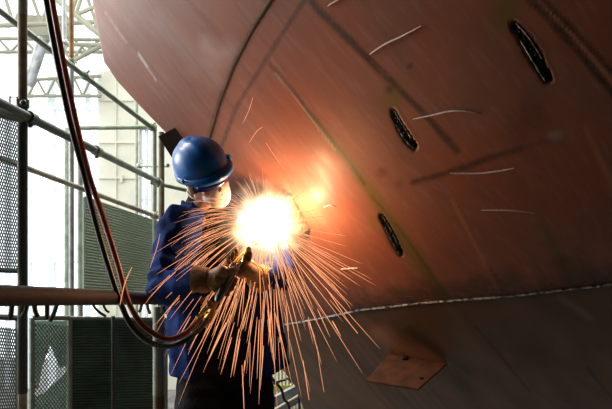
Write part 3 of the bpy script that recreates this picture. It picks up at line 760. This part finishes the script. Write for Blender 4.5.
# stand collar, turned out
def collar_pts(a, up, rad): return neckb+Vector((0,.01,0))+Rb*math.sin(a)*rad+Fb*math.cos(a)*rad+Vector((-.02*up,0,up))
for k in range(22):
    a1 = math.radians(40+280*k/22); a2 = math.radians(40+280*(k+1)/22)
    q = [collar_pts(a1,-.04,.098), collar_pts(a2,-.04,.098), collar_pts(a2,.052,.088), collar_pts(a1,.052,.088)]
    w = [x-(x-neckb).normalized()*.014 for x in q]
    jb.add(q+w, [(0,1,2,3),(7,6,5,4),(0,4,5,1),(1,5,6,2),(2,6,7,3),(3,7,4,0)])
def dist_seg(p, a, b_):
    t = max(0, min(1, (p-a).dot(b_-a)/(b_-a).length_squared)); return (p-a.lerp(b_,t)).length, t
def jf(p, q):
    f = .009*noise.noise(p*14)+.004*noise.noise(Vector((p.x*10+7,p.y*10,p.z*26)))
    d, t = dist_seg(p, Rel.lerp(Rsh,.4), Rel.lerp(Rwr,.5)); k = math.exp(-((p-Rel).length/.10)**2)
    f += k*.014*math.sin((p-Rsh).dot((Rel-Rsh).normalized())*120+3*noise.noise(p*12))
    k = math.exp(-((p-Rsh).length/.11)**2); f += k*.006*math.sin((p.x+p.z*.8)*70+3*noise.noise(p*9))
    ridg = abs(noise.noise(Vector((p.x*9,p.y*9,p.z*5))+Vector((3,1,2)))); f += .020*(.22-ridg)
    return f
jk = remesh(jb, 'jacket', M_jacket, Wk, .0075, 5, jf); jk['label'] = 'open navy blue work jacket'
b = MB(); b.tube(cr([collar_pts(math.radians(a), .0, .084) for a in range(-40,41,10)],3), .006, 6); b.build('collar_lining', M_coll, Wk)
# dark overall under jacket and trousers; its neck ring stands in for neck shadow
b = MB(); caps(b, P(214,236,2.64), .10, neckb+Vector((.004,-.02,.045)), .070, 16); caps(b, P(214,236,2.64), .125, P(220,290,2.70), .125, 20); caps(b, P(220,290,2.70), .128, hipc, .138, 20)
b2 = MB()
for k, (kn, an) in enumerate(((kneeR,ankR),(kneeL,ankL))):
    hp = hipc+Rb*(-.085 if k == 0 else .085)+Vector((0,0,-.02)); caps(b2, hp, .115, kn, .088, 18); caps(b2, kn, .088, an+Vector((0,0,.06)), .072, 18)
b2.sphere(hipc, (.19,.15,.12), 20, 14); 
def tf(p, q):
    return .006*math.sin(p.z*95+5*noise.noise(p*6)+p.x*12)*max(0, noise.noise(p*5)+.5)+.007*noise.noise(p*11)
remesh(b, 'undershirt', M_trous, Wk, .009, 5, tf)['label'] = 'dark wrinkled shirt under the jacket'
remesh(b2, 'trousers', M_trous, Wk, .009, 6, tf)['label'] = 'black work trousers'
# boots
for an in (ankR, ankL):
    b = MB(); caps(b, an+Vector((0,0,.06)), .06, an+Vector((0,0,-.03)), .055); caps(b, an+Vector((0,.03,-.045)), .042, an+Vector((.06,-.17,-.05)), .04)
    b = remesh(b, 'boot', M_boot, Wk, .008, 4)
    s_ = MB(); s_.tube([Vector((an.x-.005,an.y+.07,.013)), Vector((an.x+.025,an.y-.06,.013)), Vector((an.x+.065,an.y-.21,.013))], [.046,.048,.04], 12, sq=.27); s_.build('boot_sole', M_black, b)
# gloves
def glove(name, wrist, palm, axis, knuckle, curl, hold, cuffdir, mirror=1, label=None):
    """palm centre beside the tool axis; four fingers curl around the axis line"""
    b = MB(); ax = axis.normalized(); k = (knuckle-ax*knuckle.dot(ax)).normalized(); nrm = ax.cross(k).normalized()*mirror
    caps(b, wrist, .036, palm, .034, 14)
    for i in range(4):
        s0 = palm+ax*(.030-.020*i); caps(b, palm+ax*(.018-.012*i), .018, s0, .016, 10)
        Lr = (.9,1.0,.96,.8)[i]; R_ = .030
        pts = []
        for j, ang in enumerate((0, 55, 110, 165)):
            a = math.radians(ang*Lr*curl)
            pts.append(hold+ax*(ax.dot(s0-hold))+(-k*math.cos(a)+nrm*math.sin(a))*R_*(1.12 if j == 1 else 1))
        pts[0] = pts[0].lerp(s0,.25)
        for j in range(3): caps(b, pts[j], .0128-.0012*j, pts[j+1], .0118-.0012*j, 10)
    t0 = palm+ax*.02; t1 = hold+ax*(ax.dot(palm-hold)+.034)-nrm*.026; t2 = hold+ax*(ax.dot(palm-hold)+.046)+k*.010-nrm*.024
    caps(b, t0, .018, t1, .0145, 10); caps(b, t1, .0145, t2, .012, 10)
    o = remesh(b, name, M_glove, Wk, .004, 3, lambda p, q: .0018*noise.noise(p*45)); o['label'] = label
    d = (palm-wrist).normalized(); c_ = MB(); c_.tube([wrist-d*.040, wrist-d*.015, wrist+d*.01], [.056,.050,.040], 18); cf = c_.build('glove_cuff', M_glove, o); so = cf.modifiers.new('t','SOLIDIFY'); so.thickness = .004
hold = TA.lerp(TB,.62); ax = (TB-TA)
palmR = hold+Vector((-.034,-.006,-.004))
glove('glove', Rwr, palmR, ax, hold-palmR, 1.0, hold, None, 1, 'tan leather glove on the right hand')
hold2 = TB.lerp(TC,.12); ax2 = TC-TB; palmL = hold2+Vector((.020,.030,-.030))
glove('glove', Lwr, palmL, ax2, hold2-palmL, 1.0, hold2, None, -1, 'tan leather glove on the left hand')

# ------------------------------------------------------------------ sparks
SC = P(266,224,2.52)
def spark_material():
    m = bpy.data.materials.new('incandescent_spark'); m.use_nodes = True; nt = m.node_tree; N = nt.nodes; L = nt.links
    N.remove(N['Principled BSDF']); e = N.new('ShaderNodeEmission'); a = N.new('ShaderNodeAttribute'); a.attribute_name = 'heat'
    r = N.new('ShaderNodeValToRGB'); el = r.color_ramp.elements
    el[0].position = 0; el[0].color = (1,.38,.17,1); el[1].position = 1; el[1].color = (1,.86,.58,1)
    x = el.new(.30); x.color = (1,.68,.38,1)
    L.new(a.outputs['Fac'], r.inputs[0]); L.new(r.outputs[0], e.inputs[0])
    mr = N.new('ShaderNodeMapRange'); mr.inputs[3].default_value = 1.3; mr.inputs[4].default_value = 11; L.new(a.outputs['Fac'], mr.inputs[0]); L.new(mr.outputs[0], e.inputs[1])
    L.new(e.outputs[0], N['Material Output'].inputs[0])
    try: m.cycles.emission_sampling = 'NONE'
    except Exception: pass
    return m
M_spark = spark_material()
K = 2.52/F
def trail(mb, ang, r0, r1, droop, depth, w, h0, h1, n=9, ox=0):
    """ang: heading in degrees (0 right, 90 up); r0..r1 reach in centimetre-like px at 2.45 m; droop pulls down"""
    d = Vector((math.cos(math.radians(ang)), 0, math.sin(math.radians(ang)))); pts = []; rr = []; at = []
    for i in range(n):
        t = i/(n-1); r = (r0+(r1-r0)*t)
        p = SC+d*r*K+Vector((ox*K, depth*r*K, -droop*(r/100)**2*K*100))
        z = p.z-CZ; lim = hy(p.x, z)-.02
        if p.y > lim: p.y = lim
        pts.append(p); rr.append(w*(.12+.88*min(1, .35+3*t)*(1-t)**.6)); at.append(h0+(h1-h0)*t)
    mb.tube(pts, rr, 4, a=at)
sh = root('spark_shower', SC, 'blinding white burst and shower of orange sparks in front of the worker', 'sparks')
sh['kind'] = 'stuff'
mb = MB(); U = random.uniform; G = random.gauss
for i in range(125):                                             # falling curtain
    a = -92+G(0,23); fall = max(.35, 1-abs(a+90)/75); r0 = 10+95*U(0,1)**1.3; r1 = r0+U(14,75)*fall*1.1
    if r1 > 140: r1 = U(80,140)
    trail(mb, a, r0, r1, U(.02,.12)+.10*abs(a+90)/40, U(-.9,.05), U(.0009,.0028), 1-.3*r0/100, U(.1,.6), 9, U(-16,16))
for i in range(44):                                              # lower left
    a = U(-175,-112); r0 = U(20,75); r1 = r0+U(18,55); trail(mb, a, r0, r1, U(.15,.5), U(-.9,-.1), U(.0009,.0019), U(.4,.9), U(0,.3))
for i in range(55):                                              # left arcs
    a = U(132,188); r0 = U(20,60); r1 = r0+U(25,55); trail(mb, a, r0, r1, U(.35,.85), U(-.8,-.2), U(.0008,.0016), U(.5,.9), U(.05,.35), 12)
for i in range(34):                                              # lower right
    a = U(-68,-22); r0 = U(20,60); r1 = r0+U(25,80); trail(mb, a, r0, r1, U(0,.08), U(-.3,.1), U(.0009,.0019), U(.5,1), U(0,.35))
for i in range(210):                                             # short bristles right round the burst
    a = U(0,360); r0 = U(16,34); r1 = r0+abs(G(0,12))+4; trail(mb, a, r0, r1, U(0,.5), U(-.4,.2), U(.0008,.0018), 1, U(.4,.8), 5)
for i in range(26):                                              # thrown up the hull
    a = U(75,150); r0 = U(24,36); r1 = r0+U(8,30); trail(mb, a, r0, r1, U(0,.4), U(-.2,.2), U(.0006,.0011), .9, .4, 6)
for a, r0, r1 in ((-47,40,170),(-43,30,120),(-56,60,170),(-62,40,150),(-33,20,110),(-22,25,105),(-27,30,120),(-15,30,84),(-8,40,82),(8,30,68),(-95,90,160),(-103,50,150),(-113,60,150),(-119,70,168),(-122,55,140),(-86,60,182),(-82,90,150),(-74,70,160),(-127,60,120)):
    trail(mb, a, r0, r1, .015, U(-.25,0) if a < -50 else 0.1, .0018, .8, .15, 14)
o = mb.build('spark_streaks', M_spark, sh, attr='heat'); o['kind'] = 'stuff'
# dense incandescent heart
mb = MB()
for i in range(130):
    v = Vector((G(0,1),G(0,1),G(0,1))).normalized(); r0 = U(.045,.06); r1 = r0+U(.015,.045)
    if v.y > 0: v.y *= .5
    p0 = SC+v*r0; p1 = SC+v*r1
    mb.tube([p0,p0.lerp(p1,.5),p1], [.0006,.0018,.0005], 4, a=[1,1,.9])
o = mb.build('spark_heart', M_spark, sh, attr='heat'); o['kind'] = 'stuff'
def glow_material():
    m = bpy.data.materials.new('burst_glow_volume'); m.use_nodes = True; nt = m.node_tree; N = nt.nodes; L = nt.links
    N.remove(N['Principled BSDF']); em = N.new('ShaderNodeEmission'); em.inputs[0].default_value = (1,.70,.38,1)
    tc = N.new('ShaderNodeTexCoord'); ln_ = N.new('ShaderNodeVectorMath'); ln_.operation = 'LENGTH'; L.new(tc.outputs['Object'], ln_.inputs[0])
    def m2(op, a, b_):
        x = N.new('ShaderNodeMath'); x.operation = op
        for i, q in ((0,a),(1,b_)):
            if isinstance(q, (int,float)): x.inputs[i].default_value = q
            else: L.new(q, x.inputs[i])
        return x.outputs[0]
    nz = N.new('ShaderNodeTexNoise'); nz.inputs['Scale'].default_value = 16; nz.inputs['Detail'].default_value = 2; L.new(tc.outputs['Object'], nz.inputs['Vector'])
    rad = m2('MULTIPLY', ln_.outputs['Value'], m2('ADD', m2('MULTIPLY', nz.outputs[0], 1.1), .42))
    d2 = m2('POWER', rad, 2.0); g1 = m2('MULTIPLY', m2('EXPONENT', m2('MULTIPLY', d2, -1/(2*.045**2)), 0), 150.0)
    g2 = m2('MULTIPLY', m2('EXPONENT', m2('MULTIPLY', d2, -1/(2*.068**2)), 0), 4.5)
    s_ = m2('ADD', g1, g2); L.new(s_, em.inputs[1]); L.new(em.outputs[0], N['Material Output'].inputs['Volume'])
    try: m.cycles.emission_sampling = 'NONE'
    except Exception: pass
    return m
mb = MB(); mb.sphere(SC, .19, 32, 20); o = mb.build('burst_glow', glow_material(), sh); o['label'] = 'glow volume added around the burst'  # emissive volume imitating the burst's blown-out core and soft halo
# loose sparks that flew clear
def loose(pts, Y, w, label):
    n = 8; q = cr([P(*p, Y) for p in pts], 4); m_ = len(q); b = MB()
    b.tube(q, [w*(.4+.6*math.sin(math.pi*(.1+.8*i/(m_-1)))) for i in range(m_)], 5, a=[.75-.6*i/(m_-1) for i in range(m_)])
    tag(b.build('stray_spark', M_spark, attr='heat'), label, 'spark', 'stray sparks away from the shower')
loose([(120,305),(125,283),(132,267)], 2.05, .0013, 'lone spark crossing the hanging hoses left of the jacket')
loose([(242,365),(243,385),(244,409)], 2.3, .0014, 'vertical spark streak low over the black trousers')
loose([(303,360),(306,380),(309,400)], 2.6, .0014, 'spark streak falling past the lower hull edge')
loose([(253,97),(249,110),(243,123)], 2.55, .0010, 'faint spark high on the hull, right of the curved joint')
loose([(268,125),(258,130),(249,143)], 2.6, .0010, 'hooked faint spark above the worker, right of the hard hat')
loose([(266,143),(276,158),(285,170)], 2.55, .0009, 'faint spark on the hull above the burst')
loose([(330,300),(355,330),(357,333)], 2.4, .0011, 'spark crossing the weld seam right of the jacket')
loose([(160,234),(157,247),(150,268)], 2.2, .0008, 'dim spark over the navy upper sleeve')
loose([(317,346),(320,368),(324,392)], 2.6, .0009, 'dim spark falling in front of the lower hull plate')

# ------------------------------------------------------------------ light
W = bpy.data.worlds.new('sky'); S.world = W; W.use_nodes = True; N = W.node_tree.nodes; L = W.node_tree.links
bg = N['Background']; bg.inputs[0].default_value = (.97,.98,.96,1); bg.inputs[1].default_value = 2.6
def light(name, kind, loc, energy, color, **kw):
    d = bpy.data.lights.new(name, kind); d.energy = energy; d.color = color
    for k, v in kw.items(): setattr(d, k, v)
    o = bpy.data.objects.new(name, d); COL.objects.link(o); o.location = loc; return o
sun = light('hazy_daylight', 'SUN', (-6,4,5), 2.8, (1,.97,.93), angle=math.radians(25))
ldir = Vector((-1.0, .34, .20)); sun.rotation_euler = ldir.to_track_quat('Z','Y').to_euler()
light('contact_light', 'POINT', hull_pt(308,206,.10), 5, (1,.52,.30), shadow_soft_size=.02)
light('spark_light', 'POINT', SC+Vector((.02,.0,-.01)), 8, (1,.50,.22), shadow_soft_size=.035)

light('hall_fill', 'POINT', (-4.6,4.4,5.5), 900, (1,.97,.90), shadow_soft_size=.3)  # added fill lights for back wall and panels, no fixtures
light('hall_fill', 'POINT', (-1.2,6.5,5.0), 500, (1,.97,.90), shadow_soft_size=.3)
cam = bpy.data.cameras.new('camera'); co = bpy.data.objects.new('camera', cam); COL.objects.link(co)
co.location = (0,0,CZ); co.rotation_euler = (math.radians(90),0,0); cam.lens = 36*F/612; cam.sensor_width = 36; cam.clip_start = .05
S.camera = co
S.view_settings.view_transform = 'Standard'; S.view_settings.look = 'None'; S.view_settings.exposure = 0; S.view_settings.gamma = 1
S.view_settings.use_curve_mapping = False
